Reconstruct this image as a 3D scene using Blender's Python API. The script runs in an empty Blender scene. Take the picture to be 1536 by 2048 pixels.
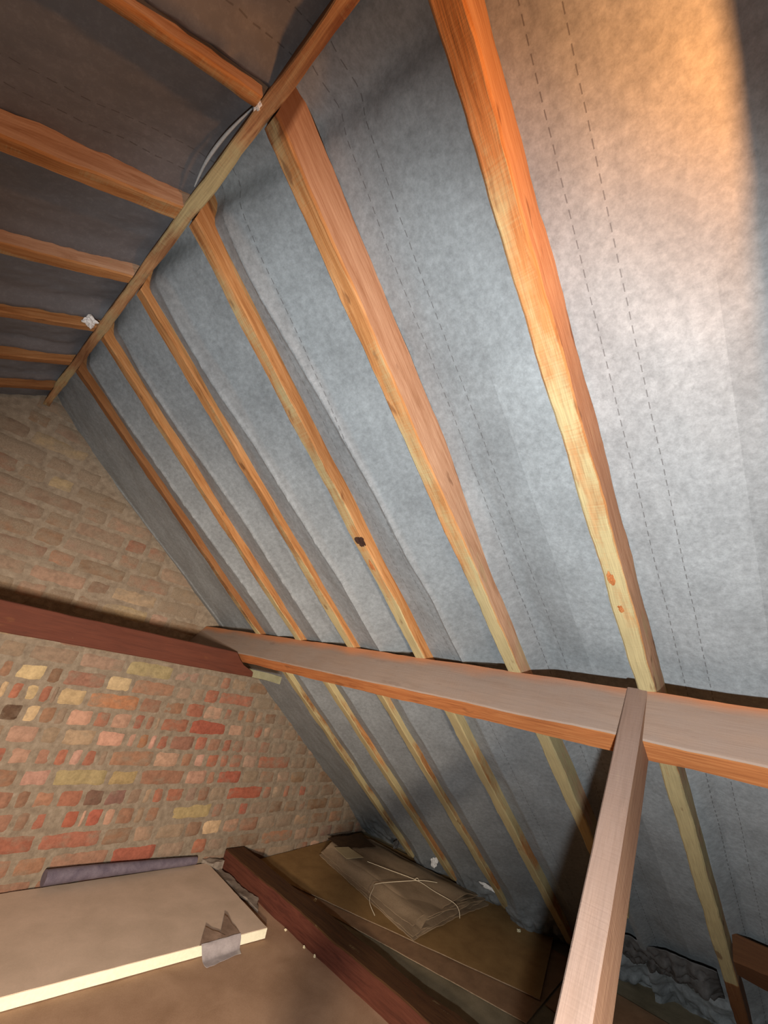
import bpy, bmesh, math, random
from mathutils import Vector, Matrix, noise

# ------------------------------------------------------------------ camera, light, exposure
SC = bpy.context.scene
COL = SC.collection
F_PX = 823.86
RW = ((0.6324757663378071, -0.7483851356767566, 0.19973505874905012),
      (0.41704831127095776, 0.11172547533875835, -0.9019911996390932),
      (0.652721311940591, 0.6537867441745903, 0.38277641264861484))   # rows: image right, image down, view direction
cam_d = bpy.data.cameras.new('camera')
cam = bpy.data.objects.new('camera', cam_d)
COL.objects.link(cam)
cam_d.sensor_fit = 'HORIZONTAL'
cam_d.sensor_width = 36.0
cam_d.lens = 36.0 * F_PX / 1536.0
cam_d.clip_start = 0.01
r, d, f = (Vector(v) for v in RW)
cam.matrix_world = Matrix(((r.x, -d.x, -f.x, 0), (r.y, -d.y, -f.y, 0), (r.z, -d.z, -f.z, 0), (0, 0, 0, 1)))
SC.camera = cam
SC.view_settings.view_transform = 'Standard'
SC.view_settings.look = 'None'
SC.view_settings.gamma = 1.0
SC.view_settings.use_curve_mapping = False
SC.view_settings.exposure = 0.0

world = bpy.data.worlds.new('world')
SC.world = world
world.use_nodes = True
world.node_tree.nodes['Background'].inputs[0].default_value = (0.9, 0.85, 0.8, 1)
world.node_tree.nodes['Background'].inputs[1].default_value = 0.015

def add_spot(name, loc, target, energy, color, size, blend, radius):
    l = bpy.data.lights.new(name, 'SPOT')
    l.energy = energy; l.color = color; l.spot_size = math.radians(size); l.spot_blend = blend
    l.shadow_soft_size = radius
    o = bpy.data.objects.new(name, l); COL.objects.link(o)
    o.location = loc
    o.rotation_euler = (Vector(target) - Vector(loc)).to_track_quat('-Z', 'Y').to_euler()
    return o

def add_point(name, loc, energy, color, radius):
    l = bpy.data.lights.new(name, 'POINT')
    l.energy = energy; l.color = color; l.shadow_soft_size = radius
    o = bpy.data.objects.new(name, l); COL.objects.link(o); o.location = loc
    return o

# white hand torch held just under the camera
TORCH = Vector((0.02, 0.0, -0.21))
add_spot('torch_light', TORCH, TORCH + Vector((0.75, 0.60, 0.28)), 70.0, (0.93, 0.98, 1.0), 124, 0.5, 0.012)
add_point('torch_spill_light', TORCH, 7.5, (1.0, 0.95, 0.90), 0.015)
# warm filament bulb hanging under the ridge, out of frame above right
add_point('warm_bulb_light', (0.20, -0.138, 0.54), 11.0, (1.0, 0.40, 0.12), 0.02)
# added fill spot behind the camera, brightening the gable wall and the floor
add_spot('rear_fill_light', (-0.36, -0.72, -0.24), (0.85, 2.2, -0.85), 400.0, (1.0, 0.80, 0.62), 74, 1.0, 0.06)

# ------------------------------------------------------------------ geometry constants
AN = 0.5902
CA, SA = math.cos(AN), math.sin(AN)
NR = Vector((SA, 0, CA)); TR = Vector((CA, 0, -SA))      # right slope: normal outwards, direction down
NL = Vector((-SA, 0, CA)); TL = Vector((-CA, 0, -SA))    # left slope
CR, CRM = 0.696, 0.787       # rafter underside / underlay distance, right slope
CLF, CLM = 0.651, 0.697      # the same on the left slope
G = 2.2318                   # gable wall face
YAX = Vector((0, 1, 0))
def PR(s, y, c): return NR * c + TR * s + YAX * y
def PL(s, y, c): return NL * c + TL * s + YAX * y
def floor_z(x): return -0.985 + 0.075 * (x - 2.0)        # the sheets right of the binder lie on a slight tilt

def nz(x, y=0.0, z=0.0): return noise.noise(Vector((x, y, z)))

# ------------------------------------------------------------------ object helpers
def tag(o, label=None, cat=None, group=None, kind=None):
    if label: o['label'] = label
    if cat: o['category'] = cat
    if group: o['group'] = group
    if kind: o['kind'] = kind
    return o

def mesh_obj(name, verts, faces, mat, parent=None, mats=None, midx=None, attrs=None, smooth=True, angle=35):
    me = bpy.data.meshes.new(name)
    me.from_pydata([tuple(v) for v in verts], [], faces)
    for m in (mats or [mat]): me.materials.append(m)
    if midx: me.polygons.foreach_set('material_index', midx)
    bm = bmesh.new(); bm.from_mesh(me)
    bmesh.ops.recalc_face_normals(bm, faces=bm.faces)
    bm.to_mesh(me); bm.free()
    if attrs:
        for an, (ty, data) in attrs.items():
            a = me.attributes.new(an, ty, 'POINT')
            if ty == 'FLOAT': a.data.foreach_set('value', data)
            elif ty == 'FLOAT_VECTOR': a.data.foreach_set('vector', [c for v in data for c in v])
            elif ty == 'FLOAT_COLOR': a.data.foreach_set('color', [c for v in data for c in v])
    if smooth:
        me.shade_smooth()
        me.set_sharp_from_angle(angle=math.radians(angle))
    me.update()
    o = bpy.data.objects.new(name, me)
    COL.objects.link(o)
    if parent: o.parent = parent
    return o

def timber(name, A, B, U, V, wu, wv, mat, seg=0.02, ch=0.003, jit=0.0015, seed=0, bow=0.0, mould=None, tone=None,
           parent=None, mats=None, side_mat=None, waney=0.0, cut_x=None, side_mould=None):
    """A sawn length of timber from A to B, section wu along U by wv along V, worn uneven edges.
    mould / tone: functions of the distance along the timber."""
    A, B, U, V = Vector(A), Vector(B), Vector(U).normalized(), Vector(V).normalized()
    L = (B - A).length; D = (B - A).normalized()
    n = max(2, int(L / seg))
    prof = []     # (u, v, side) sides: 0 = -V face, 1 = +U face, 2 = +V face, 3 = -U face
    K = 3
    hu, hv = wu / 2, wv / 2
    for i in range(K + 1): prof.append((-hu + ch + (wu - 2 * ch) * i / K, -hv, 0))
    for i in range(K + 1): prof.append((hu, -hv + ch + (wv - 2 * ch) * i / K, 1))
    for i in range(K + 1): prof.append((hu - ch - (wu - 2 * ch) * i / K, hv, 2))
    for i in range(K + 1): prof.append((-hu, hv - ch - (wv - 2 * ch) * i / K, 3))
    m = len(prof)
    verts, gc, mo, to = [], [], [], []
    for k in range(n + 1):
        t = L * k / n
        b1 = bow * math.sin(math.pi * k / n)
        for j, (pu, pv, sd) in enumerate(prof):
            su = 1 if pu > 0 else -1; sv = 1 if pv > 0 else -1
            ju = jit * nz(t * 7, seed * 3.1 + su * 5, sv * 2.3) * 2 + jit * 0.7 * nz(t * 37, seed * 5.1 + su * 3, sv * 7.3)
            jv = jit * nz(t * 8, seed * 2.7 + sv * 4, su * 1.9 + 9) * 2 + jit * 0.7 * nz(t * 41, seed * 4.7 + sv * 4, su * 6.1)
            edge = 1.0 if (j % (K + 1)) in (0, K) else 0.35
            w = waney * max(0.0, nz(t * 4.3, seed * 1.7, su + 2 * sv) - 0.05) * edge
            u2 = pu + ju * edge - w * su + b1
            v2 = pv + jv * edge - w * sv
            te = t
            if cut_x is not None:      # plumb cut where a rafter meets the ridge board
                t0 = (cut_x - A.x - V.x * v2) / D.x
                te = t0 + (L - t0) * k / n
            verts.append(A + D * te + U * u2 + V * v2)
            gc.append((t, pu + seed * 0.37, pv + seed * 0.53))
            mo.append((mould(t) if mould else 0.0) + (side_mould.get(sd, 0.0) if side_mould else 0.0))
            to.append(tone(t) if tone else 0.0)
    faces, mi = [], []
    for k in range(n):
        for j in range(m):
            j2 = (j + 1) % m
            faces.append((k * m + j, k * m + j2, (k + 1) * m + j2, (k + 1) * m + j))
            s1, s2 = prof[j][2], prof[j2][2]
            mi.append(side_mat[s1] if (side_mat and s1 == s2) else (side_mat[s1] if side_mat else 0))
    faces.append(tuple(range(m - 1, -1, -1))); mi.append(0)
    faces.append(tuple(n * m + j for j in range(m))); mi.append(0)
    return mesh_obj(name, verts, faces, mat, parent, mats, mi,
                    {'gc': ('FLOAT_VECTOR', gc), 'mould': ('FLOAT', mo), 'tone': ('FLOAT', to)}, angle=30)

def prism(name, poly, y0, y1, mat, seg=0.03, parent=None, seed=0, jit=0.001, mats=None, midx_fn=None):
    """Polygon in the x-z plane (list of (x, z)), extruded from y0 to y1, long edges subdivided and slightly uneven."""
    ring = []
    for i, p in enumerate(poly):
        q = poly[(i + 1) % len(poly)]
        a, b = Vector((p[0], 0, p[1])), Vector((q[0], 0, q[1]))
        n = max(1, int((b - a).length / seg))
        for k in range(n): ring.append((a.lerp(b, k / n), i))
    cen = sum((v for v, _ in ring), Vector()) / len(ring)
    m = len(ring); ny = 3
    verts, gc = [], []
    axis = max(((Vector((poly[(i+1) % len(poly)][0], 0, poly[(i+1) % len(poly)][1])) - Vector((poly[i][0], 0, poly[i][1]))) for i in range(len(poly))), key=lambda e: e.length).normalized()
    perp = Vector((-axis.z, 0, axis.x))
    c = 0.0025
    ys = [y0, y0 + c, (y0 + y1) / 2, y1 - c, y1]
    for yi, y in enumerate(ys):
        for v, i in ring:
            p = v.copy()
            j = jit * (nz(p.x * 9, seed, p.z * 9 + y * 20) * 2 + nz(p.x * 40, seed, p.z * 40 + y * 20))
            if yi in (0, 4):
                dv = (cen - p); p = p + perp * (c if dv.dot(perp) > 0 else -c)
            p = p + perp * j
            verts.append(Vector((p.x, y, p.z)))
            gc.append((p.dot(axis), y + seed, p.dot(perp)))
    faces, mi = [], []
    for k in range(len(ys) - 1):
        for j in range(m):
            j2 = (j + 1) % m
            faces.append((k * m + j, k * m + j2, (k + 1) * m + j2, (k + 1) * m + j))
            mi.append(midx_fn(ring[j][1]) if midx_fn else 0)
    faces.append(tuple(range(m - 1, -1, -1))); mi.append(0)
    faces.append(tuple((len(ys) - 1) * m + j for j in range(m))); mi.append(0)
    return mesh_obj(name, verts, faces, mat, parent, mats, mi, {'gc': ('FLOAT_VECTOR', gc),
                    'mould': ('FLOAT', [0.0] * len(verts)), 'tone': ('FLOAT', [0.0] * len(verts))}, angle=30)

def sheet(name, corners, th, mat, zfun=None, nu=24, nv=24, jit=0.0, seed=0, parent=None, mats=None, edge_mat=0, rough_edge=0.0):
    """A sheet with thickness: corners (x, y) in order, z of the top from zfun(x, y, u, v)."""
    c = [Vector((a[0], a[1], 0)) for a in corners]
    top, bot = [], []
    for i in range(nu + 1):
        for j in range(nv + 1):
            u, v = i / nu, j / nv
            p = c[0].lerp(c[1], u).lerp(c[3].lerp(c[2], u), v)
            if rough_edge and (i in (0, nu) or j in (0, nv)):
                p.x += rough_edge * nz(p.x * 30, p.y * 30, seed); p.y += rough_edge * nz(p.x * 30, p.y * 30, seed + 7)
            z = zfun(p.x, p.y, u, v) + jit * nz(p.x * 9, p.y * 9, seed)
            top.append(Vector((p.x, p.y, z))); bot.append(Vector((p.x, p.y, z - th)))
    N = len(top); W = nv + 1
    verts = top + bot; faces = []; mi = []
    for i in range(nu):
        for j in range(nv):
            a = i * W + j
            faces.append((a, a + 1, a + W + 1, a + W)); mi.append(0)
            faces.append((N + a, N + a + W, N + a + W + 1, N + a + 1)); mi.append(0)
    for i in range(nu):
        for j in (0, nv):
            a = i * W + j
            faces.append((a, a + W, N + a + W, N + a)); mi.append(edge_mat)
    for j in range(nv):
        for i in (0, nu):
            a = i * W + j
            faces.append((a, a + 1, N + a + 1, N + a)); mi.append(edge_mat)
    return mesh_obj(name, verts, faces, mat, parent, mats, mi, angle=40)

def tube(name, pts, rad, mat, parent=None, n=8, rads=None):
    pts = [Vector(p) for p in pts]
    verts, faces = [], []
    for k, p in enumerate(pts):
        d = (pts[min(k + 1, len(pts) - 1)] - pts[max(k - 1, 0)]).normalized()
        a = d.cross(Vector((0.13, 0.2, 1))).normalized(); b = d.cross(a).normalized()
        rr = rads[k] if rads else rad
        for j in range(n):
            t = 2 * math.pi * j / n
            verts.append(p + a * math.cos(t) * rr + b * math.sin(t) * rr)
    for k in range(len(pts) - 1):
        for j in range(n):
            j2 = (j + 1) % n
            faces.append((k * n + j, k * n + j2, (k + 1) * n + j2, (k + 1) * n + j))
    faces.append(tuple(range(n - 1, -1, -1))); faces.append(tuple((len(pts) - 1) * n + j for j in range(n)))
    return mesh_obj(name, verts, faces, mat, parent, angle=60)

def smooth_pts(pts, k=5):
    """Catmull-Rom through the points."""
    P = [Vector(p) for p in pts]; out = []
    for i in range(len(P) - 1):
        a, b, c, d = P[max(i - 1, 0)], P[i], P[i + 1], P[min(i + 2, len(P) - 1)]
        for q in range(k):
            t = q / k
            out.append(0.5 * ((2 * b) + (c - a) * t + (2 * a - 5 * b + 4 * c - d) * t * t + (3 * b - a - 3 * c + d) * t ** 3))
    out.append(P[-1]); return out

# ------------------------------------------------------------------ materials
class NT:
    def __init__(self, name):
        self.m = bpy.data.materials.new(name); self.m.use_nodes = True
        self.t = self.m.node_tree; self.b = self.t.nodes['Principled BSDF']
    def n(self, typ, **kw):
        x = self.t.nodes.new(typ)
        for k, v in kw.items():
            if k.startswith('i_'):
                x.inputs[int(k[2:])].default_value = v
            else: setattr(x, k, v)
        return x
    def l(self, a, b): self.t.links.new(a, b)
    def attr(self, name): 
        x = self.n('ShaderNodeAttribute'); x.attribute_name = name; return x
    def noise(self, vec, scale, detail=4, rough=0.5, dist=0.0):
        x = self.n('ShaderNodeTexNoise'); x.inputs['Scale'].default_value = scale; x.inputs['Detail'].default_value = detail
        x.inputs['Roughness'].default_value = rough; x.inputs['Distortion'].default_value = dist
        if vec is not None: self.l(vec, x.inputs['Vector'])
        return x.outputs['Fac']
    def ramp(self, fac, stops, interp='LINEAR'):
        x = self.n('ShaderNodeValToRGB'); cr = x.color_ramp; cr.interpolation = interp
        while len(cr.elements) < len(stops): cr.elements.new(0.5)
        for e, (p, c) in zip(cr.elements, stops):
            e.position = p; e.color = (c, c, c, 1) if isinstance(c, (int, float)) else (*c, 1)
        self.l(fac, x.inputs['Fac']); return x.outputs['Color']
    def mix(self, fac, a, b, mode='MIX'):
        x = self.n('ShaderNodeMix'); x.data_type = 'RGBA'; x.blend_type = mode
        for s, v in ((x.inputs[0], fac), (x.inputs[6], a), (x.inputs[7], b)):
            if isinstance(v, (int, float)): s.default_value = v
            elif isinstance(v, tuple): s.default_value = (*v, 1)
            else: self.l(v, s)
        return x.outputs[2]
    def math(self, op, a, b=None, c=None, clamp=False):
        x = self.n('ShaderNodeMath'); x.operation = op; x.use_clamp = clamp
        for i, v in enumerate((a, b, c)):
            if v is None: continue
            if isinstance(v, (int, float)): x.inputs[i].default_value = v
            else: self.l(v, x.inputs[i])
        return x.outputs[0]
    def mapping(self, vec, scale=(1, 1, 1), loc=(0, 0, 0)):
        x = self.n('ShaderNodeMapping'); x.inputs['Scale'].default_value = scale; x.inputs['Location'].default_value = loc
        self.l(vec, x.inputs['Vector']); return x.outputs[0]
    def bump(self, h, strength, dist, normal=None):
        x = self.n('ShaderNodeBump'); x.inputs['Strength'].default_value = strength; x.inputs['Distance'].default_value = dist
        self.l(h, x.inputs['Height'])
        if normal is not None: self.l(normal, x.inputs['Normal'])
        return x.outputs[0]
    def out(self, color=None, rough=0.8, normal=None, spec=0.3):
        if color is not None:
            if isinstance(color, tuple): self.b.inputs['Base Color'].default_value = (*color, 1)
            else: self.l(color, self.b.inputs['Base Color'])
        if isinstance(rough, (int, float)): self.b.inputs['Roughness'].default_value = rough
        else: self.l(rough, self.b.inputs['Roughness'])
        if normal is not None: self.l(normal, self.b.inputs['Normal'])
        self.b.inputs['Specular IOR Level'].default_value = spec
        return self.m
    def pos(self):
        x = self.n('ShaderNodeNewGeometry'); return x.outputs['Position']

def wood(name, light, base, dark, pale=(0.43, 0.365, 0.19), stain=(0.10, 0.035, 0.012), dust=None, dust_amt=0.0, rough=0.85, bump=0.5, dust_edge=None):
    t = NT(name)
    gc = t.attr('gc').outputs['Vector']; mo = t.attr('mould').outputs['Fac']; to = t.attr('tone').outputs['Fac']
    grain = t.noise(t.mapping(gc, (5, 70, 70)), 1.0, 6, 0.65, 1.2)
    fine = t.noise(t.mapping(gc, (14, 420, 420)), 1.0, 3, 0.6)
    saw = t.noise(t.mapping(gc, (330, 8, 8)), 1.0, 2, 0.5)
    blot = t.noise(t.mapping(gc, (7, 26, 26)), 1.0, 4, 0.6)
    col = t.ramp(grain, [(0.28, dark), (0.48, base), (0.72, light)])
    col = t.mix(t.math('MULTIPLY', t.ramp(fine, [(0.35, 1.0), (0.55, 0.0)]), 0.35), col, dark)
    # darker / redder lengths
    col = t.mix(t.math('MULTIPLY', to, 0.85, clamp=True), col, stain)
    # pale mould bloom: ragged patches steered by the 'mould' value along the timber
    f = t.math('ADD', mo, t.math('MULTIPLY', t.math('SUBTRACT', blot, 0.5), 1.7))
    f = t.math('ADD', f, t.math('MULTIPLY', t.math('SUBTRACT', saw, 0.5), 0.35))
    mf = t.ramp(f, [(0.32, 0.0), (0.75, 1.0)])
    palec = t.mix(t.ramp(fine, [(0.3, 0.0), (0.7, 1.0)]), tuple(c * 0.72 for c in pale), pale)
    col = t.mix(t.math('MULTIPLY', mf, 0.88), col, palec)
    # deep brown stain spots
    sp = t.ramp(t.noise(t.mapping(gc, (11, 30, 30), (5, 3, 1)), 1.0, 3, 0.5), [(0.66, 0.0), (0.72, 1.0)])
    col = t.mix(t.math('MULTIPLY', sp, 0.6), col, stain)
    if dust:
        df = t.noise(t.mapping(gc, (9, 22, 22), (2, 7, 4)), 1.0, 5, 0.6)
        amt = t.math('MULTIPLY', t.ramp(df, [(0.25, 0.5), (0.6, 1.0)]), dust_amt)
        if dust_edge:      # the dust is rubbed off along the upper arris, showing orange wood
            sp_ = t.n('ShaderNodeSeparateXYZ'); t.l(gc, sp_.inputs[0])
            e = t.math('ADD', t.math('DIVIDE', t.math('SUBTRACT', sp_.outputs[2], dust_edge[0]), dust_edge[1]), t.math('MULTIPLY', t.math('SUBTRACT', t.noise(t.mapping(gc, (3.0, 9, 9)), 1.0, 3), 0.5), 3.0), clamp=True)
            col = t.mix(e, (0.42, 0.16, 0.06), col)
            amt = t.math('MULTIPLY', amt, t.math('MAXIMUM', e, 0.25))
        col = t.mix(amt, col, dust)
    h = t.math('ADD', t.math('MULTIPLY', fine, 0.5), t.math('ADD', t.math('MULTIPLY', saw, 0.35), t.math('MULTIPLY', blot, 0.8)))
    return t.out(col, rough, t.bump(h, bump, 0.003), 0.25)

M = {}
M['rafter'] = wood('rafter_wood', (0.50, 0.27, 0.115), (0.39, 0.18, 0.062), (0.22, 0.08, 0.022))
M['flank'] = wood('rafter_flank_wood', (0.56, 0.37, 0.24), (0.45, 0.27, 0.165), (0.30, 0.15, 0.075), bump=0.4)
M['joist_top'] = wood('joist_top_wood', (0.10, 0.045, 0.016), (0.07, 0.03, 0.010), (0.035, 0.014, 0.006), bump=0.3)
M['ridge'] = wood('ridge_wood', (0.52, 0.34, 0.17), (0.38, 0.20, 0.09), (0.16, 0.06, 0.03))
M['dark_wood'] = wood('dark_red_wood', (0.15, 0.048, 0.028), (0.11, 0.032, 0.019), (0.055, 0.016, 0.010), bump=0.3)
M['beam_wood'] = wood('tie_beam_wood', (0.09, 0.024, 0.011), (0.068, 0.017, 0.008), (0.045, 0.011, 0.005), dust=(0.085, 0.032, 0.020), dust_amt=0.25, bump=0.25)
M['dusty'] = wood('dusty_purlin_wood', (0.30, 0.21, 0.15), (0.25, 0.17, 0.12), (0.18, 0.11, 0.07), dust=(0.235, 0.19, 0.16), dust_amt=0.75, bump=0.35, dust_edge=(16.37, 0.035))
M['orange'] = wood('orange_underside_wood', (0.46, 0.19, 0.065), (0.36, 0.125, 0.038), (0.20, 0.06, 0.018), bump=0.35)
M['strut'] = wood('strut_wood', (0.24, 0.165, 0.125), (0.205, 0.135, 0.10), (0.15, 0.095, 0.065), dust=(0.215, 0.165, 0.14), dust_amt=0.6, bump=0.35)
M['strut_side'] = wood('strut_side_wood', (0.30, 0.18, 0.11), (0.24, 0.13, 0.075), (0.17, 0.085, 0.05), dust=(0.25, 0.165, 0.115), dust_amt=0.35, bump=0.35)

def membrane(name, base, lap=None, dashes=True, contrast=1.0):
    """Non-woven grey roofing underlay: fibre mottling, printed dashed stitch lines running down the slope, one doubled lap."""
    t = NT(name)
    gc = t.attr('gc').outputs['Vector']          # x = down the slope, y = along the ridge
    big = t.noise(t.mapping(gc, (1, 1, 1)), 9.0, 3, 0.5)
    mot = t.noise(t.mapping(gc, (1, 1, 1)), 74.0, 5, 0.7, 0.1)
    fib = t.noise(t.mapping(gc, (1, 1, 1)), 240.0, 3, 0.6, 1.0)
    k = t.math('ADD', t.math('MULTIPLY', mot, 0.9 * contrast), t.math('MULTIPLY', fib, 0.35 * contrast))
    v = t.ramp(k, [(0.42, 0.76), (0.62, 1.0), (0.84, 1.28)])
    col = t.mix(1.0, base, v, 'MULTIPLY')
    col = t.mix(1.0, col, t.ramp(big, [(0.3, 0.88), (0.7, 1.1)]), 'MULTIPLY')
    if lap:
        sep = t.n('ShaderNodeSeparateXYZ'); t.l(gc, sep.inputs[0])
        s, y = sep.outputs[0], sep.outputs[1]
        a = t.math('GREATER_THAN', y, lap[0]); b = t.math('LESS_THAN', y, lap[1])
        c = t.math('MULTIPLY', t.math('SUBTRACT', s, lap[2]), 8.0, clamp=True)
        fac = t.math('MULTIPLY', t.math('MULTIPLY', a, b), c)
        col = t.mix(t.math('MULTIPLY', fac, 0.55), col, t.mix(1.0, col, (1.32, 1.32, 1.32), 'MULTIPLY'))
    if dashes:
        sep = t.n('ShaderNodeSeparateXYZ'); t.l(gc, sep.inputs[0])
        s, y = sep.outputs[0], sep.outputs[1]
        wob = t.math('MULTIPLY', t.math('SUBTRACT', t.noise(t.mapping(gc, (1, 0, 0)), 4.0, 2), 0.5), 0.006)
        ym = t.math('ADD', y, wob)
        tot = None
        for off in (0.097, 0.143):
            q = t.math('SUBTRACT', t.math('MODULO', t.math('ADD', ym, 3.0 - off + 0.15), 0.30), 0.15)
            w = t.math('LESS_THAN', t.math('ABSOLUTE', q), 0.00085)
            tot = w if tot is None else t.math('MAXIMUM', tot, w)
        tot = t.math('MULTIPLY', tot, t.math('LESS_THAN', y, 0.78))
        dash = t.math('LESS_THAN', t.math('MODULO', t.math('ADD', s, 5.0), 0.021), 0.0125)
        fac = t.math('MULTIPLY', tot, dash)
        col = t.mix(t.math('MULTIPLY', fac, 0.62), col, (0.05, 0.045, 0.045))
    wr = t.noise(t.mapping(gc, (9, 26, 1)), 1.0, 4, 0.55, 0.5)
    nrm = t.bump(t.math('ADD', t.math('MULTIPLY', fib, 0.6), t.math('MULTIPLY', mot, 0.15)), 0.15, 0.001)
    nrm = t.bump(wr, 0.12, 0.004, nrm)
    return t.out(col, 0.55, nrm, 0.35)

def plain(name, a, b, scale=30.0, rough=0.85, bump=0.3, fine=250.0, spec=0.2, stretch=(1, 1, 1)):
    t = NT(name); p = t.mapping(t.pos(), stretch)
    n1 = t.noise(p, scale, 5, 0.6, 0.3); n2 = t.noise(p, fine, 3, 0.6)
    k = t.math('ADD', t.math('MULTIPLY', n1, 0.75), t.math('MULTIPLY', n2, 0.25))
    return t.out(t.ramp(k, [(0.33, a), (0.67, b)]), rough, t.bump(k, bump, 0.003), spec)

M['membrane'] = membrane('grey_underlay', (0.205, 0.222, 0.23), lap=(-0.008, 0.335, 0.03))
M['membrane_left'] = membrane('grey_underlay_left', (0.165, 0.165, 0.175), dashes=True, contrast=0.7)
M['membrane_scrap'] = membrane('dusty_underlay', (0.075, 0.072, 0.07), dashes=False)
M['membrane_pale'] = plain('pale_underlay', (0.28, 0.32, 0.34), (0.40, 0.45, 0.47), 60)

t = NT('brick')
bc = t.attr('bcol').outputs['Color']; sm = t.attr('smear').outputs['Fac']; p = t.pos()
n1 = t.noise(p, 55.0, 5, 0.65); n2 = t.noise(t.mapping(p, (1, 1, 1.6)), 16.0, 4, 0.6); n3 = t.noise(p, 260.0, 3, 0.6)
c = t.mix(1.0, bc, t.ramp(n1, [(0.3, 0.72), (0.55, 1.0), (0.8, 1.25)]), 'MULTIPLY')
mort = t.ramp(n3, [(0.3, (0.15, 0.118, 0.082)), (0.7, (0.26, 0.21, 0.155))])
sf = t.ramp(t.math('ADD', n2, t.math('SUBTRACT', sm, 0.5)), [(0.42, 0.0), (0.66, 1.0)])
c = t.mix(t.math('MULTIPLY', sf, 0.78), c, mort)
M['brick'] = t.out(c, 0.92, t.bump(t.math('ADD', t.math('MULTIPLY', n1, 0.8), t.math('MULTIPLY', n3, 0.4)), 0.6, 0.005), 0.15)

t = NT('mortar')
p = t.pos(); n1 = t.noise(p, 40.0, 5, 0.65); n2 = t.noise(p, 200.0, 3, 0.6)
c = t.ramp(n1, [(0.3, (0.16, 0.125, 0.092)), (0.55, (0.235, 0.19, 0.14)), (0.8, (0.31, 0.26, 0.20))])
M['mortar'] = t.out(c, 0.95, t.bump(t.math('ADD', n1, t.math('MULTIPLY', n2, 0.5)), 0.7, 0.006), 0.1)

M['hardboard'] = plain('brown_hardboard', (0.19, 0.11, 0.06), (0.28, 0.165, 0.09), 14)
M['hardboard_golden'] = plain('golden_hardboard', (0.21, 0.12, 0.045), (0.30, 0.18, 0.07), 12)
M['board_edge'] = plain('pale_board_edge', (0.22, 0.15, 0.09), (0.36, 0.26, 0.17), 60)
M['grey_board'] = plain('grey_chipboard', (0.14, 0.115, 0.07), (0.24, 0.20, 0.13), 10)
M['floor_brown'] = plain('dusty_brown_board', (0.27, 0.165, 0.10), (0.42, 0.275, 0.18), 6)
M['facing'] = plain('dusty_foam_facing', (0.50, 0.39, 0.295), (0.64, 0.50, 0.39), 8)
M['foam'] = plain('cream_foam', (0.74, 0.72, 0.54), (0.84, 0.82, 0.64), 90, 0.8, 0.2)
M['pipe'] = plain('grey_purple_lagging', (0.085, 0.07, 0.095), (0.17, 0.145, 0.175), 25, 0.5, 0.3)
M['kraft'] = plain('kraft_paper', (0.20, 0.14, 0.085), (0.38, 0.28, 0.18), 9, 0.75, 0.4, stretch=(1, 0.5, 1))
M['mouth_shade'] = plain('sack_mouth_shade', (0.045, 0.024, 0.012), (0.08, 0.045, 0.022), 20)
M['kraft_pale'] = plain('pale_kraft_paper', (0.36, 0.28, 0.16), (0.43, 0.35, 0.21), 20)
M['twine'] = plain('cream_twine', (0.62, 0.52, 0.36), (0.78, 0.68, 0.50), 300)
M['crumb'] = plain('cream_crumb', (0.66, 0.58, 0.36), (0.8, 0.74, 0.55), 200)
M['white_scrap'] = plain('white_scrap', (0.6, 0.6, 0.58), (0.78, 0.78, 0.76), 60)
M['glassy'] = plain('clear_tape', (0.26, 0.23, 0.23), (0.40, 0.36, 0.36), 30, 0.25, 0.3, spec=0.6)
M['torn'] = plain('torn_brown_paper', (0.14, 0.09, 0.065), (0.24, 0.165, 0.12), 30)
M['lump'] = plain('grey_mortar_dropping', (0.17, 0.14, 0.115), (0.28, 0.235, 0.19), 40, 0.9, 0.8)
M['pale_block'] = plain('pale_mortar', (0.14, 0.13, 0.075), (0.20, 0.19, 0.12), 30, 0.9, 0.5)
M['hole'] = plain('soot_dark', (0.03, 0.012, 0.008), (0.06, 0.03, 0.02), 40)

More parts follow.
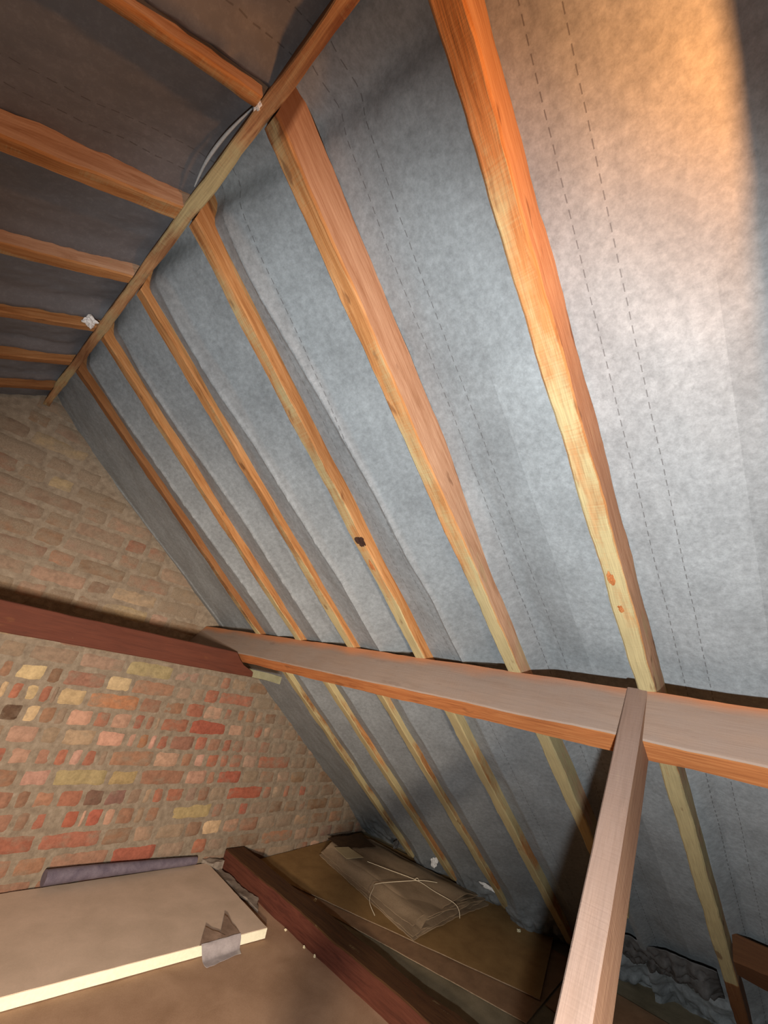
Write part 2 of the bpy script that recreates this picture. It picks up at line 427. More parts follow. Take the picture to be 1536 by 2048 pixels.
# ------------------------------------------------------------------ the gable wall
BR = {1:[(0.319,0.408,'g'),(0.415,0.596,'g'),(0.596,0.787,'g'),(0.801,1.019,'o'),(1.025,1.146,'g'),(1.188,1.283,'g'),(1.287,1.347,'r'),(1.357,1.46,'g'),(1.47,1.604,'b')],2:[(0.353,0.399,'r'),(0.4,0.507,'c'),(0.514,0.568,'b'),(0.571,0.733,'r'),(0.747,0.846,'c'),(0.857,1.056,'r'),(1.069,1.148,'g'),(1.155,1.218,'g'),(1.225,1.301,'R'),(1.309,1.523,'R'),(1.533,1.663,'g'),(1.674,1.772,'b')],3:[(0.386,0.41,'c'),(0.412,0.46,'R'),(0.462,0.514,'c'),(0.517,0.556,'R'),(0.56,0.58,'g'),(0.585,0.687,'c'),(0.694,0.914,'O'),(0.921,1.02,'r'),(1.033,1.139,'r'),(1.143,1.248,'R'),(1.255,1.36,'p'),(1.365,1.437,'R'),(1.444,1.498,'r'),(1.505,1.568,'r'),(1.579,1.62,'g'),(1.634,1.715,'b'),(1.728,1.8,'g'),(1.815,1.878,'b')],4:[(0.375,0.42,'r'),(0.496,0.547,'c'),(0.55,0.604,'r'),(0.609,0.645,'g'),(0.652,0.739,'P'),(0.76,0.82,'R'),(0.823,0.912,'P'),(0.916,0.968,'R'),(0.978,1.015,'r'),(1.022,1.042,'p'),(1.049,1.192,'R'),(1.2,1.409,'X'),(1.417,1.514,'p'),(1.524,1.58,'g'),(1.594,1.645,'R'),(1.654,1.707,'p'),(1.716,1.789,'g'),(1.808,1.905,'g'),(1.916,1.987,'b')],5:[(0.409,0.465,'g'),(0.471,0.576,'P'),(0.585,0.654,'g'),(0.662,0.776,'p'),(0.807,0.897,'P'),(0.933,0.966,'P'),(0.968,1.023,'O'),(1.025,1.058,'P'),(1.062,1.113,'R'),(1.129,1.249,'r'),(1.259,1.322,'R'),(1.329,1.404,'r'),(1.416,1.465,'R'),(1.482,1.543,'R'),(1.556,1.642,'g'),(1.656,1.726,'r'),(1.735,1.855,'g'),(1.923,2.014,'b'),(2.031,2.12,'g')],6:[(0.443,0.504,'R'),(0.514,0.592,'P'),(0.597,0.659,'r'),(0.664,0.718,'R'),(0.723,0.77,'P'),(0.775,0.828,'R'),(0.834,0.869,'g'),(0.877,1.066,'r'),(1.087,1.2,'p'),(1.211,1.271,'r'),(1.279,1.341,'P'),(1.347,1.416,'R'),(1.431,1.479,'R'),(1.491,1.563,'R'),(1.577,1.659,'p'),(1.676,1.892,'R'),(1.921,2.021,'g'),(2.041,2.114,'b'),(2.136,2.235,'g')],7:[(0.476,0.569,'r'),(0.587,0.685,'P'),(0.694,0.901,'y'),(0.909,1.028,'y'),(1.043,1.256,'r'),(1.267,1.377,'P'),(1.386,1.431,'r'),(1.443,1.585,'X'),(1.598,1.7,'g'),(1.713,1.818,'r'),(1.832,1.924,'p'),(1.939,2.048,'b'),(2.068,2.152,'g'),(2.169,2.307,'b')],8:[(0.51,0.593,'r'),(0.601,0.651,'b'),(0.657,0.726,'r'),(0.754,0.826,'R'),(0.852,0.923,'d'),(0.927,1.01,'d'),(1.025,1.082,'g'),(1.089,1.126,'p'),(1.129,1.187,'R'),(1.193,1.287,'R'),(1.297,1.357,'g'),(1.366,1.421,'r'),(1.433,1.52,'g'),(1.532,1.754,'X'),(1.767,1.823,'R'),(1.828,1.904,'p'),(1.91,1.953,'R'),(1.966,2.015,'g'),(2.029,2.085,'R'),(2.105,2.199,'g'),(2.221,2.333,'b'),(2.352,2.451,'g')],9:[(0.544,0.627,'r'),(0.631,0.68,'b'),(0.686,0.742,'R'),(0.791,0.856,'X'),(0.858,0.879,'P'),(0.881,0.945,'X'),(0.949,0.995,'P'),(1.004,1.078,'r'),(1.085,1.125,'g'),(1.132,1.194,'r'),(1.25,1.458,'y'),(1.479,1.534,'R'),(1.54,1.617,'g'),(1.625,1.691,'X'),(1.704,1.825,'g'),(1.839,1.928,'b'),(1.947,2.042,'b'),(2.052,2.112,'r'),(2.122,2.292,'b'),(2.314,2.452,'b'),(2.472,2.55,'g')],10:[(0.578,0.722,'R'),(0.748,0.962,'R'),(0.988,1.099,'b'),(1.108,1.19,'p'),(1.217,1.348,'g'),(1.358,1.44,'b'),(1.448,1.552,'c'),(1.559,1.657,'P'),(1.669,1.782,'r'),(1.795,1.902,'p'),(1.916,2.031,'g'),(2.05,2.169,'p'),(2.185,2.318,'b'),(2.34,2.454,'r'),(2.473,2.626,'g'),(2.639,2.73,'d')],11:[(0.612,0.686,'r'),(0.697,0.802,'r'),(0.811,1.032,'r'),(1.04,1.233,'X'),(1.254,1.378,'g'),(1.425,1.497,'R'),(1.506,1.601,'g'),(1.611,1.819,'b'),(1.836,2.062,'O'),(2.078,2.166,'g'),(2.186,2.258,'b'),(2.301,2.388,'d'),(2.406,2.6,'b')],12:[(0.646,0.782,'r'),(0.79,0.935,'r'),(0.944,1.099,'R'),(1.109,1.285,'b'),(1.297,1.484,'g'),(1.504,1.667,'r'),(1.689,1.889,'b'),(1.906,2.105,'g')]}
BC = {'R': (0.36, 0.12, 0.075), 'X': (0.38, 0.085, 0.055), 'r': (0.31, 0.155, 0.10), 'O': (0.40, 0.17, 0.085), 'P': (0.50, 0.30, 0.22),
      'p': (0.42, 0.29, 0.20), 'c': (0.60, 0.46, 0.25), 'y': (0.46, 0.37, 0.17), 'g': (0.29, 0.215, 0.155), 'b': (0.22, 0.13, 0.08),
      'd': (0.17, 0.085, 0.075), 'h': (0.03, 0.012, 0.008), 'o': (0.36, 0.31, 0.17)}
def build_wall():
    rnd = random.Random(11)
    verts, faces, mi, bcol, smr = [], [], [], [], []
    def quadgrid(x0, x1, z0, z1, col, smear):
        nx = max(3, int((x1 - x0) / 0.014)); nzz = 5
        base = len(verts)
        cx, cz = (x0 + x1) / 2, (z0 + z1) / 2
        out = 0.003 + rnd.random() * 0.003
        if col[0] < 0.05: out = -0.0035
        tilt = rnd.uniform(-0.02, 0.02)
        xo = rnd.uniform(-3, 3)
        for i in range(nx + 1):
            for j in range(nzz + 1):
                u, v = i / nx, j / nzz
                edge = i in (0, nx) or j in (0, nzz)
                x = x0 + (x1 - x0) * u; z = z0 + (z1 - z0) * v
                cu, cv = abs(2 * u - 1), abs(2 * v - 1)
                k = 1 - 0.025 * (cu * cv) ** 5
                x = cx + (x - cx) * k; z = cz + (z - cz) * (1 - 0.09 * (cu * cv) ** 6)
                x += 0.0022 * nz(x * 40, z * 40, xo) ; z += 0.0026 * nz(x * 34, z * 34, xo + 5)
                y = G + 0.004 if edge else G - out * (1 - 0.35 * max(cu, cv) ** 6) - 0.004 * nz(x * 30, z * 45, xo) + tilt * (z - cz)
                verts.append(Vector((x, y, z))); bcol.append((*col, 1)); smr.append(smear)
        W = nzz + 1
        for i in range(nx):
            for j in range(nzz):
                a = base + i * W + j
                faces.append((a, a + 1, a + W + 1, a + W)); mi.append(0)
    # mortar bed behind the bricks
    X0, X1, Z0, Z1 = -1.7, 3.1, -1.15, 1.0
    step = 0.02
    nx, nzz = int((X1 - X0) / step), int((Z1 - Z0) / step)
    mort = []
    for i in range(nx + 1):
        for j in range(nzz + 1):
            x, z = X0 + step * i, Z0 + step * j
            verts.append(Vector((x, G - 0.003 * nz(x * 25, z * 25, 3) - 0.004 * nz(x * 6, z * 9, 1), z)))
            bcol.append((0.27, 0.22, 0.17, 1)); smr.append(1.0)
    for i in range(nx):
        for j in range(nzz):
            a = i * (nzz + 1) + j
            xm, zm = X0 + step * (i + .5), Z0 + step * (j + .5)
            if SA * xm + CA * zm > CRM + 0.02 or -SA * xm + CA * zm > CLM + 0.02: continue
            faces.append((a, a + 1, a + nzz + 2, a + nzz + 1)); mi.append(1)
    def jcol(c, amt=0.12):
        k = 1 + rnd.uniform(-amt, amt)
        return tuple(max(0.01, v * k * (1 + rnd.uniform(-0.04, 0.04))) for v in c)
    def allowed(xa, xb, z0, z1):
        return SA * xb + CA * z1 < CRM + 0.05 and -SA * xa + CA * z1 < CLM + 0.05
    BR[4].insert(0, (0.420, 0.490, 'h')); BR[4] = [q for q in BR[4] if not (q[0] < 0.41)]  # wall hole: the shade of the recess is put into a dark brick colour
    for row in range(-14, 14):
        zc = -0.3797 - 0.075 * (row - 4)
        z0, z1 = zc - 0.0335, zc + 0.0335
        spans = []
        given = BR.get(row)
        lo = 1e9
        if given:
            for a, b, c in given:
                spans.append((a, b, c))
            lo = min(s[0] for s in spans); hi = max(s[1] for s in spans)
        else:
            lo = hi = 0.35 + rnd.uniform(-0.1, 0.1)
        upper = row <= 0
        pal = 'gggbbrrpPRc' if upper else 'rrRRPPpgbg'
        x = hi
        while x < 2.95:
            w = rnd.choice((0.215, 0.215, 0.102)) if upper else rnd.choice((0.102, 0.215, 0.065))
            spans.append((x + 0.011, x + w, rnd.choice(pal))); x += w
        x = lo
        while x > -0.9:
            w = rnd.choice((0.215, 0.215, 0.102))
            spans.append((x - w + 0.0, x - 0.011, rnd.choice(pal))); x -= w
        spans.sort()
        fitted = []      # close up the perpends to an even joint
        for i, (a, b, c) in enumerate(spans):
            if i and a - spans[i - 1][1] < 0.045: a = (a + spans[i - 1][1]) / 2 + 0.0038
            if i + 1 < len(spans) and spans[i + 1][0] - b < 0.045: b = (b + spans[i + 1][0]) / 2 - 0.0038
            fitted.append((a, b, c))
        for a, b, c in fitted:
            if b - a < 0.012 or not allowed(a, b, z0, z1): continue
            col = BC[c]
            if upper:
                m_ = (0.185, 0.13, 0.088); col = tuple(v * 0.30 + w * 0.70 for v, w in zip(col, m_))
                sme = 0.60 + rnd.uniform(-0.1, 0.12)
            else:
                sme = 0.41 + rnd.uniform(-0.07, 0.07) + (0.12 if (a + b) / 2 > 1.5 else 0)
            if c in 'cyXP' : sme -= 0.10
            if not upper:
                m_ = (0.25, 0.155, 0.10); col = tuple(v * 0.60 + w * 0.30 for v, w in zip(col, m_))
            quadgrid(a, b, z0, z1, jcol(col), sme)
    # back the wall with thickness
    return mesh_obj('wall_gable', verts, faces, None, mats=[M['brick'], M['mortar']], midx=mi,
                    attrs={'bcol': ('FLOAT_COLOR', bcol), 'smear': ('FLOAT', smr)}, angle=70)
tag(build_wall(), kind='structure')

# ------------------------------------------------------------------ roof underlay
RY = {0: -0.121, 1: 0.179, 2: 0.479, 3: 0.7812, 4: 1.0885, 5: 1.4018, 6: 1.6969}     # right rafters, near edge
RWD = 0.0395
LY = {0: 0.179, 1: 0.482, 2: 0.788, 3: 1.077, 4: 1.380, 5: 1.686, 6: 1.972}
RIPPLE = [(1.80, 0.0), (1.93, 1.0), (2.05, 0.6)]
def sstep(a, b, x):
    t = max(0.0, min(1.0, (x - a) / (b - a))); return t * t * (3 - 2 * t)
def right_disp(s, y):
    """Inward drape / creases of the right-hand underlay (positive = towards the room)."""
    ks = sorted(RY.values()) + [2.30]
    d = 0.0
    for i, (a, b) in enumerate(zip(ks, ks[1:])):
        a2 = a + RWD
        k = i + 1                      # the rafter at the far side of this bay
        if a2 - 0.02 <= y <= b + 0.02:
            t = max(0.0, min(1.0, (y - a2) / (b - a2)))
            # the loose sheet clings to the flank of the farther rafter, then turns at a crease into the open bay
            D = {0: 0.0, 1: 0.040 * sstep(0.9, 1.15, s), 2: 0.045 * sstep(0.15, 0.6, s), 3: 0.060, 4: 0.074, 5: 0.070, 6: 0.072, 7: 0.03}.get(k, 0.0)
            if k >= 3:
                uc = max(0.040, min(0.115, 0.048 + 0.075 * (s + 0.25) + 0.012 * nz(s * 2.2, k * 5.1)))
                if s > 1.0: uc = 0.05
                D *= sstep(-0.47, -0.38, s); top = D + 0.010 * sstep(-0.42, -0.25, s) * (1 - 0.6 * sstep(0.95, 1.2, s))
                u_ = b - y; w = b - a2
                if u_ < uc: d += D + (top - D) * max(0.0, u_) / uc
                else:
                    v_ = min(1.0, (u_ - uc) / (w - uc))
                    d += top * (1 - v_) ** 1.25
                d += 0.0050 * math.exp(-((u_ - uc) / 0.0046) ** 2) * sstep(-0.40, -0.2, s) * (1 - 0.7 * sstep(0.95, 1.2, s))
                # a second, softer pleat in the open part of the bay
                d += 0.006 * math.exp(-((t - 0.30 - 0.05 * nz(s * 1.3, a * 7)) / 0.06) ** 2) * sstep(-0.35, 0.0, s) * sstep(0.7, 1.2, y) * (1 - 0.6 * sstep(0.95, 1.2, s))
            else:
                uc = 0.045 + 0.01 * nz(s * 2, k)
                u_ = b - y
                if u_ < uc: d += D * (1 - max(0.0, u_) / uc)
                if k == 2: d += 0.003 * math.exp(-((u_ - uc) / 0.006) ** 2) * sstep(0.1, 0.4, s)
                d += 0.005 * math.sin(math.pi * t)
    d += 0.016 * math.exp(-((s + 0.455) / 0.04) ** 2) * sstep(0.1, 0.3, y)
    d -= 0.020 * math.exp(-((s + 0.372 + 0.10 * (y - 0.3)) / 0.030) ** 2) * sstep(0.18, 0.3, y) * (1 - sstep(0.85, 1.2, y))
    d += 0.005 * nz(s * 5, y * 9, 2.0) + 0.0015 * nz(s * 16, y * 30, 5.0)
    # crumpled foot at the eaves
    e = sstep(2.45, 2.75, s) * (1 - sstep(0.9, 1.6, y) * 0.6)
    d += e * (0.05 * abs(nz(s * 9, y * 9, 1)) + 0.03 * abs(nz(s * 25, y * 22, 3)) + 0.03)
    return d
def grid_sheet(name, P, s0, s1, y0, y1, ds, dy, c, disp, mat, kind='structure'):
    ns, ny = int((s1 - s0) / ds), int((y1 - y0) / dy)
    verts, gc = [], []
    for i in range(ns + 1):
        for j in range(ny + 1):
            s, y = s0 + (s1 - s0) * i / ns, y0 + (y1 - y0) * j / ny
            verts.append(P(s, y, c - disp(s, y))); gc.append((s, y, 0))
    W = ny + 1
    faces = [(i * W + j, i * W + j + 1, (i + 1) * W + j + 1, (i + 1) * W + j) for i in range(ns) for j in range(ny)]
    o = mesh_obj(name, verts, faces, mat, attrs={'gc': ('FLOAT_VECTOR', gc)}, angle=80)
    return tag(o, kind=kind)
grid_sheet('ceiling_right', PR, -0.478, 3.05, -0.8, 2.26, 0.014, 0.0042, CRM, right_disp, M['membrane'])
def left_disp(s, y):
    d = 0.0
    ks = [LY[k] for k in sorted(LY)]
    for k, b in enumerate(ks):
        D = {0: 0.0, 1: 0.036, 2: 0.004, 3: 0.024, 4: 0.030, 5: 0.022, 6: 0.02}[k]
        u_ = b - y
        if -0.04 < u_ < 0.05: d += D * (1 - max(0.0, u_) / 0.05) if u_ > 0 else D * (1 + u_ / 0.04)
    return d + 0.010 * nz(s * 6, y * 7, 8.0) + 0.007 * abs(nz(s * 15, y * 26, 4.0)) + 0.004 * nz(s * 45, y * 50, 6.0) + 0.010 * math.exp(-((s + 0.44) / 0.05) ** 2) * nz(y * 14, 2.2)
grid_sheet('ceiling_left', PL, -0.505, 1.9, -1.2, 2.26, 0.016, 0.012, CLM, left_disp, M['membrane_left'])

# ------------------------------------------------------------------ ridge board
timber('ridge_board', (0.043, -1.2, 0.870), (0.043, 2.20, 0.870), (1, 0, 0), (0, 0, 1), 0.025, 0.132, M['ridge'], seg=0.025, jit=0.0022, seed=4,
       mould=lambda t: (0.45 if t > 1.42 else 0.0) + 0.6 * nz(t * 4.3, 4.4), tone=lambda t: max(0, 1.3 * nz(t * 5.1, 9.4)), ch=0.002)
tag(bpy.data.objects['ridge_board'], 'long thin ridge board running up the roof peak between the two slopes', 'ridge board')

# ------------------------------------------------------------------ rafters
RL = {0: 'right-slope rafter beyond the frame edge beside the warm lit underlay',
      1: 'nearest right-slope rafter, bright orange at its top, landing above the leaning strut',
      2: 'second nearest right-slope rafter, with a dark notch where it meets the ridge board',
      3: 'third nearest right-slope rafter, with a dark knot halfway down',
      4: 'fourth nearest right-slope rafter, thin and orange, between the third and the brownish fifth',
      5: 'fifth nearest right-slope rafter, second from the brick gable wall',
      6: 'farthest right-slope rafter, thin dark one beside the brick gable wall'}
def rafter_r(k):
    y = RY[k]
    # measured drift of individual rafters along the ridge direction (old roof, none dead parallel)
    dy0, dy1 = {2: (0.010, -0.014), 1: (0.0, 0.0), 3: (-0.004, 0.004)}.get(k, (0, 0))
    s0, s1 = -0.43, (2.05 if k == 2 else 2.62)
    A = PR(s0, y + RWD / 2 + dy0, (CR + CRM) / 2 - 0.002); B = PR(s1, y + RWD / 2 + dy1, (CR + CRM) / 2 - 0.002)
    pale_end = 2.17 if k == 1 else 9
    def mould(t):
        s = t + s0
        base = {0: 0.1, 1: 0.12, 2: 0.12, 3: 0.15, 4: 0.05, 5: 0.1, 6: -0.1}[k]
        m = base + 0.22 * sstep(-0.2, 0.25, s) + 0.42 * sstep(0.3, 0.85, s) + 0.22 * nz(s * 3.0, k * 7.7) + (0.1 if k < 3 else 0) * sstep(-0.1, 0.3, s)
        if 0.95 < s: m = max(m, 0.98 + 0.75 * nz(s * 5, k * 3.1))
        if s > pale_end: m = -0.6
        return m
    def tone(t):
        s = t + s0
        m = 0.15 + 0.5 * nz(s * 2.3, k * 4.1)
        if k == 2: m = 0.95 if s < -0.40 else m * 0.3
        if k == 6: m = max(m, 0.5)
        if k == 6: m += 0.25
        if s > pale_end: m = 0.9
        return max(0, min(1, m))
    o = timber('rafter', A, B, YAX, -NR, RWD, CRM - CR + 0.004, None, seg=0.012, ch=0.0035, jit=0.0016, seed=k + 1, mould=mould, tone=tone, waney=0.004, cut_x=0.0560, side_mould={2: 0.16, 3: -0.45},
               mats=[M['rafter'], M['flank']], side_mat={0: 0, 1: 0, 2: 0, 3: 1 if k < 3 else 0})
    return tag(o, RL[k], 'rafter')
for k in RY: rafter_r(k)
LL = {0: 'left-slope rafter nearest of all, off the top of the frame',
      1: 'left-slope rafter between the brown lit underlay and the dark underlay at the top',
      2: 'broad left-slope rafter with a pale lower face, second down from the top edge',
      3: 'left-slope rafter, third down the left edge, pinkish with a shadowed underside',
      4: 'thin left-slope rafter meeting the ridge at the white scrap',
      5: 'dim brown left-slope rafter, second from the gable wall',
      6: 'dark left-slope rafter running along the top of the brick gable wall'}
for k, y in LY.items():
    s0, s1 = -0.49, 1.6
    wd = {1: 0.024, 4: 0.032}.get(k, RWD)
    A = PL(s0, y + RWD - wd / 2, (CLF + CLM) / 2 - 0.002); B = PL(s1, y + RWD - wd / 2, (CLF + CLM) / 2 - 0.002)
    o = timber('rafter', A, B, YAX, -NL, wd, CLM - CLF + 0.004, None, seg=0.014, ch=0.0035, jit=0.002, seed=k + 21,
               mould=lambda t, k=k: (0.12 if k < 4 else -0.3) + 0.25 * nz(t * 3, k), tone=lambda t, k=k: (0.1 if k < 4 else 0.35 if k < 6 else 0.75) + 0.3 * nz(t * 2, k * 5), waney=0.006, cut_x=0.0300, side_mould={2: 0.15, 3: 0.0},
               mats=[M['rafter'], M['flank']], side_mat={0: 0, 1: 0, 2: 0, 3: 1 if k < 4 else 0})
    tag(o, LL[k], 'rafter')

# ------------------------------------------------------------------ purlin, tie beam, strut
T = Vector((1.092, 0, 0.106)); Mv = T - NR * 0.12
pc = T - NR * 0.06 + TR * 0.0305
# cross-section: U runs down the roof slope, V points to the roof; the -U side is the broad face seen from the room
def purlin_tone(t): return 0.0
timber('purlin', (pc.x, -1.2, pc.z), (pc.x, 2.215, pc.z), -TR, -NR, 0.061, 0.12, None, seg=0.02, ch=0.003, jit=0.0014, seed=31,
       mats=[M['orange'], M['dusty']], side_mat={0: 0, 1: 1, 2: 0, 3: 0}, tone=lambda t: max(0, 0.5 * nz(t * 2, 3)), mould=lambda t: 0.0)
tag(bpy.data.objects['purlin'], 'heavy dusty purlin with an orange underside, carrying the right-slope rafters', 'purlin')

prism('tie_beam', [(-1.05, -0.083), (-1.05, 0.004), (1.012, 0.008), (1.060, -0.038), (1.116, -0.060), (1.119, -0.078)], 1.70, 1.755, M['beam_wood'], seed=5)
tag(bpy.data.objects['tie_beam'], 'dark red horizontal tie beam crossing in front of the brick gable wall', 'beam')

u = Vector((-0.682, 0, -0.731)); w = Vector((0.731, 0, -0.682))
fr0 = T - TR * 0.0015; b0 = Vector((1.0754, 0, -0.0290)); fr1 = T + u * 1.50; b1 = fr1 + w * 0.079 ; 
# level foot on the boards
z_f = -1.004
fr1 = T + u * ((T.z - z_f) / 0.731); q = T + w * 0.079; b1 = q + u * ((q.z - z_f) / 0.731)
M0 = Mv - TR * 0.002
prism('strut', [(fr0.x, fr0.z), (fr1.x, fr1.z), (b1.x, b1.z), (b0.x, b0.z), (M0.x, M0.z - 0.001)], 0.197, 0.236, None, seg=0.03, seed=8, jit=0.0008,
      mats=[M['strut_side'], M['strut']], midx_fn=lambda i: 1 if i == 0 else 0)
tag(bpy.data.objects['strut'], 'pale pinkish strut leaning from the floor up to the purlin, notched at its top', 'strut')

# pale mortar pad packing the purlin end, behind the tie beam
sheet('mortar_pad', [(1.10, 1.72), (1.20, 1.60), (1.24, 2.0), (1.12, 2.1)], 0.03, M['pale_block'], lambda x, y, u, v: -0.048 - 0.03 * (x - 1.1), 8, 8, 0.004, 3, rough_edge=0.006)
tag(bpy.data.objects['mortar_pad'], 'small pale packing piece under the purlin just right of the tie beam end', 'packing piece')

# ------------------------------------------------------------------ floor
def slab(name, x0, x1, y0, y1, z1, th, mat, kind='structure', label=None, cat=None):
    o = sheet(name, [(x0, y0), (x1, y0), (x1, y1), (x0, y1)], th, mat, lambda x, y, u, v: z1, 30, 40, 0.002, 1)
    return tag(o, label, cat, kind=kind)
slab('floor', -1.7, 1.62, -1.2, 2.26, -1.005, 0.02, M['floor_brown'])
o = sheet('floor', [(1.70, -1.2), (2.80, -1.2), (2.80, 2.26), (1.70, 2.26)], 0.02, M['grey_board'], lambda x, y, u, v: floor_z(x) - 0.012, 24, 60, 0.002, 2)
tag(o, kind='structure')

timber('joist', (1.666, -1.2, -0.970), (1.666, 2.21, -0.970), (1, 0, 0), (0, 0, 1), 0.116, 0.092, None, seg=0.02, ch=0.004, jit=0.0022, seed=41,
       mats=[M['dark_wood'], M['joist_top']], side_mat={0: 0, 1: 0, 2: 1, 3: 0}, tone=lambda t: max(0, 0.5 * nz(t * 2, 7)), waney=0.005)
tag(bpy.data.objects['joist'], 'dark red-brown joist running across the floor to the gable wall', 'joist')

# thin hardboard sheets right of the joist
o = sheet('hardboard_sheet', [(1.745, 2.20), (2.056, 0.79), (2.60, 0.79), (2.62, 2.20)], 0.003, None, lambda x, y, u, v: floor_z(x) - 0.006, 30, 30, 0.002, 3,
          mats=[M['hardboard'], M['board_edge']], edge_mat=1)
tag(o, 'lower brown hardboard sheet showing as a strip beside the grey chipboard', 'board')
o = sheet('hardboard_sheet', [(1.755, 2.215), (2.205, 0.80), (2.815, 0.955), (2.66, 2.215)], 0.003, None, lambda x, y, u, v: floor_z(x) + 0.0015, 30, 30, 0.002, 9,
          mats=[M['hardboard_golden'], M['board_edge']], edge_mat=1)
tag(o, 'upper golden brown hardboard sheet lying under the tied paper bundle', 'board')
o = sheet('hardboard_sheet', [(2.07, -1.0), (2.53, -1.0), (2.545, 0.78), (2.21, 0.78)], 0.004, None, lambda x, y, u, v: floor_z(x) - 0.004, 20, 40, 0.002, 5,
          mats=[M['hardboard'], M['board_edge']], edge_mat=0)
tag(o, 'dark brown board on the floor behind the foot of the leaning strut', 'board')

# ------------------------------------------------------------------ insulation board
ins = bpy.data.objects.new('insulation_board', None); COL.objects.link(ins); ins.location = (0.9, 1.9, -1.004)
tag(ins, 'large beige-faced insulation board with a cream foam edge, lying against the gable wall', 'insulation board')
bpy.context.view_layer.update()
def child(o, root):
    o.parent = root; o.matrix_parent_inverse = root.matrix_world.inverted(); return o
FC = [(-0.45, 1.705), (1.485, 1.624), (1.517, 2.200), (-0.40, 2.215)]
core = sheet('foam_core', FC, 0.031, M['foam'], lambda x, y, u, v: -0.9715, 60, 20, 0.0, 1, rough_edge=0.0012)
fac = sheet('facing', [(-0.45, 1.706), (1.485, 1.6255), (1.518, 2.201), (-0.40, 2.216)], 0.0014, M['facing'], lambda x, y, u, v: -0.9700, 60, 20, 0.0, 1, rough_edge=0.002)
child(core, ins); child(fac, ins)
def tri_flap(name, pts, th, mat, root=None):
    P = [Vector(p) for p in pts]; n = (P[1] - P[0]).cross(P[2] - P[0]).normalized()
    N = 6; verts = []; faces = []
    idx = {}
    for s_ in (0, 1):
        for i in range(N + 1):
            for j in range(N + 1 - i):
                p = P[0] + (P[1] - P[0]) * i / N + (P[2] - P[0]) * j / N
                p = p + n * (0.004 * nz(p.x * 40, p.y * 40, p.z * 40) + (th if s_ else 0))
                idx[(s_, i, j)] = len(verts); verts.append(p)
        for i in range(N):
            for j in range(N - i):
                faces.append((idx[(s_, i, j)], idx[(s_, i + 1, j)], idx[(s_, i, j + 1)]))
                if i + j < N - 1: faces.append((idx[(s_, i + 1, j)], idx[(s_, i + 1, j + 1)], idx[(s_, i, j + 1)]))
    rim = [(i, 0) for i in range(N)] + [(N - i, i) for i in range(N)] + [(0, N - i) for i in range(N)]
    for k in range(len(rim)):
        a, b = rim[k], rim[(k + 1) % len(rim)]
        faces.append((idx[(0, *a)], idx[(0, *b)], idx[(1, *b)], idx[(1, *a)]))
    o = mesh_obj(name, verts, faces, mat, angle=60)
    if root: child(o, root)
    return o
tri_flap('torn_facing', [(1.195, 1.636, -0.972), (1.300, 1.640, -0.965), (1.245, 1.700, -0.955)], 0.0012, M['torn'], ins)
tri_flap('torn_facing', [(1.275, 1.640, -0.968), (1.365, 1.636, -0.972), (1.345, 1.735, -0.950)], 0.0012, M['torn'], ins)
o = sheet('tape_strip', [(1.205, 1.570), (1.350, 1.585), (1.365, 1.634), (1.200, 1.634)], 0.001, M['glassy'],
          lambda x, y, u, v: -1.001 + 0.034 * sstep(0.45, 1.0, v) + 0.002 * nz(x * 40, y * 40), 12, 10, 0.0, 1, rough_edge=0.006)
tag(child(o, ins), 'crumpled clear tape hanging off the foam edge')

# grey scrap between the board and the joist
o = sheet('mortar_flake', [(1.530, 2.19), (1.575, 2.17), (1.600, 1.86), (1.555, 1.78)], 0.010, M['lump'], lambda x, y, u, v: -0.988 + 0.006 * nz(x * 30, y * 12), 8, 26, 0.006, 4, rough_edge=0.012)
tag(o, 'grey crumpled flake lying in the gap between insulation board and joist', 'debris')
o = sheet('mortar_flake', [(1.500, 2.215), (1.580, 2.215), (1.590, 2.165), (1.525, 2.165)], 0.045, M['lump'], lambda x, y, u, v: -0.955 + 0.01 * nz(x * 30, y * 30), 10, 8, 0.012, 6, rough_edge=0.012)
tag(o, 'rough mortar lump at the foot of the wall beside the joist end', 'debris')

# lagged pipe behind the board
pp = [(0.80, 2.190, -0.932), (0.95, 2.192, -0.934), (1.10, 2.192, -0.938), (1.25, 2.194, -0.943), (1.38, 2.196, -0.948), (1.445, 2.197, -0.950)]
tag(tube('pipe', smooth_pts(pp, 6), 0.026, M['pipe'], n=20, rads=[0.0265 - 0.011 * k / 30 for k in range(31)]),
    'grey-purple pipe lying at the foot of the wall behind the insulation board', 'pipe')

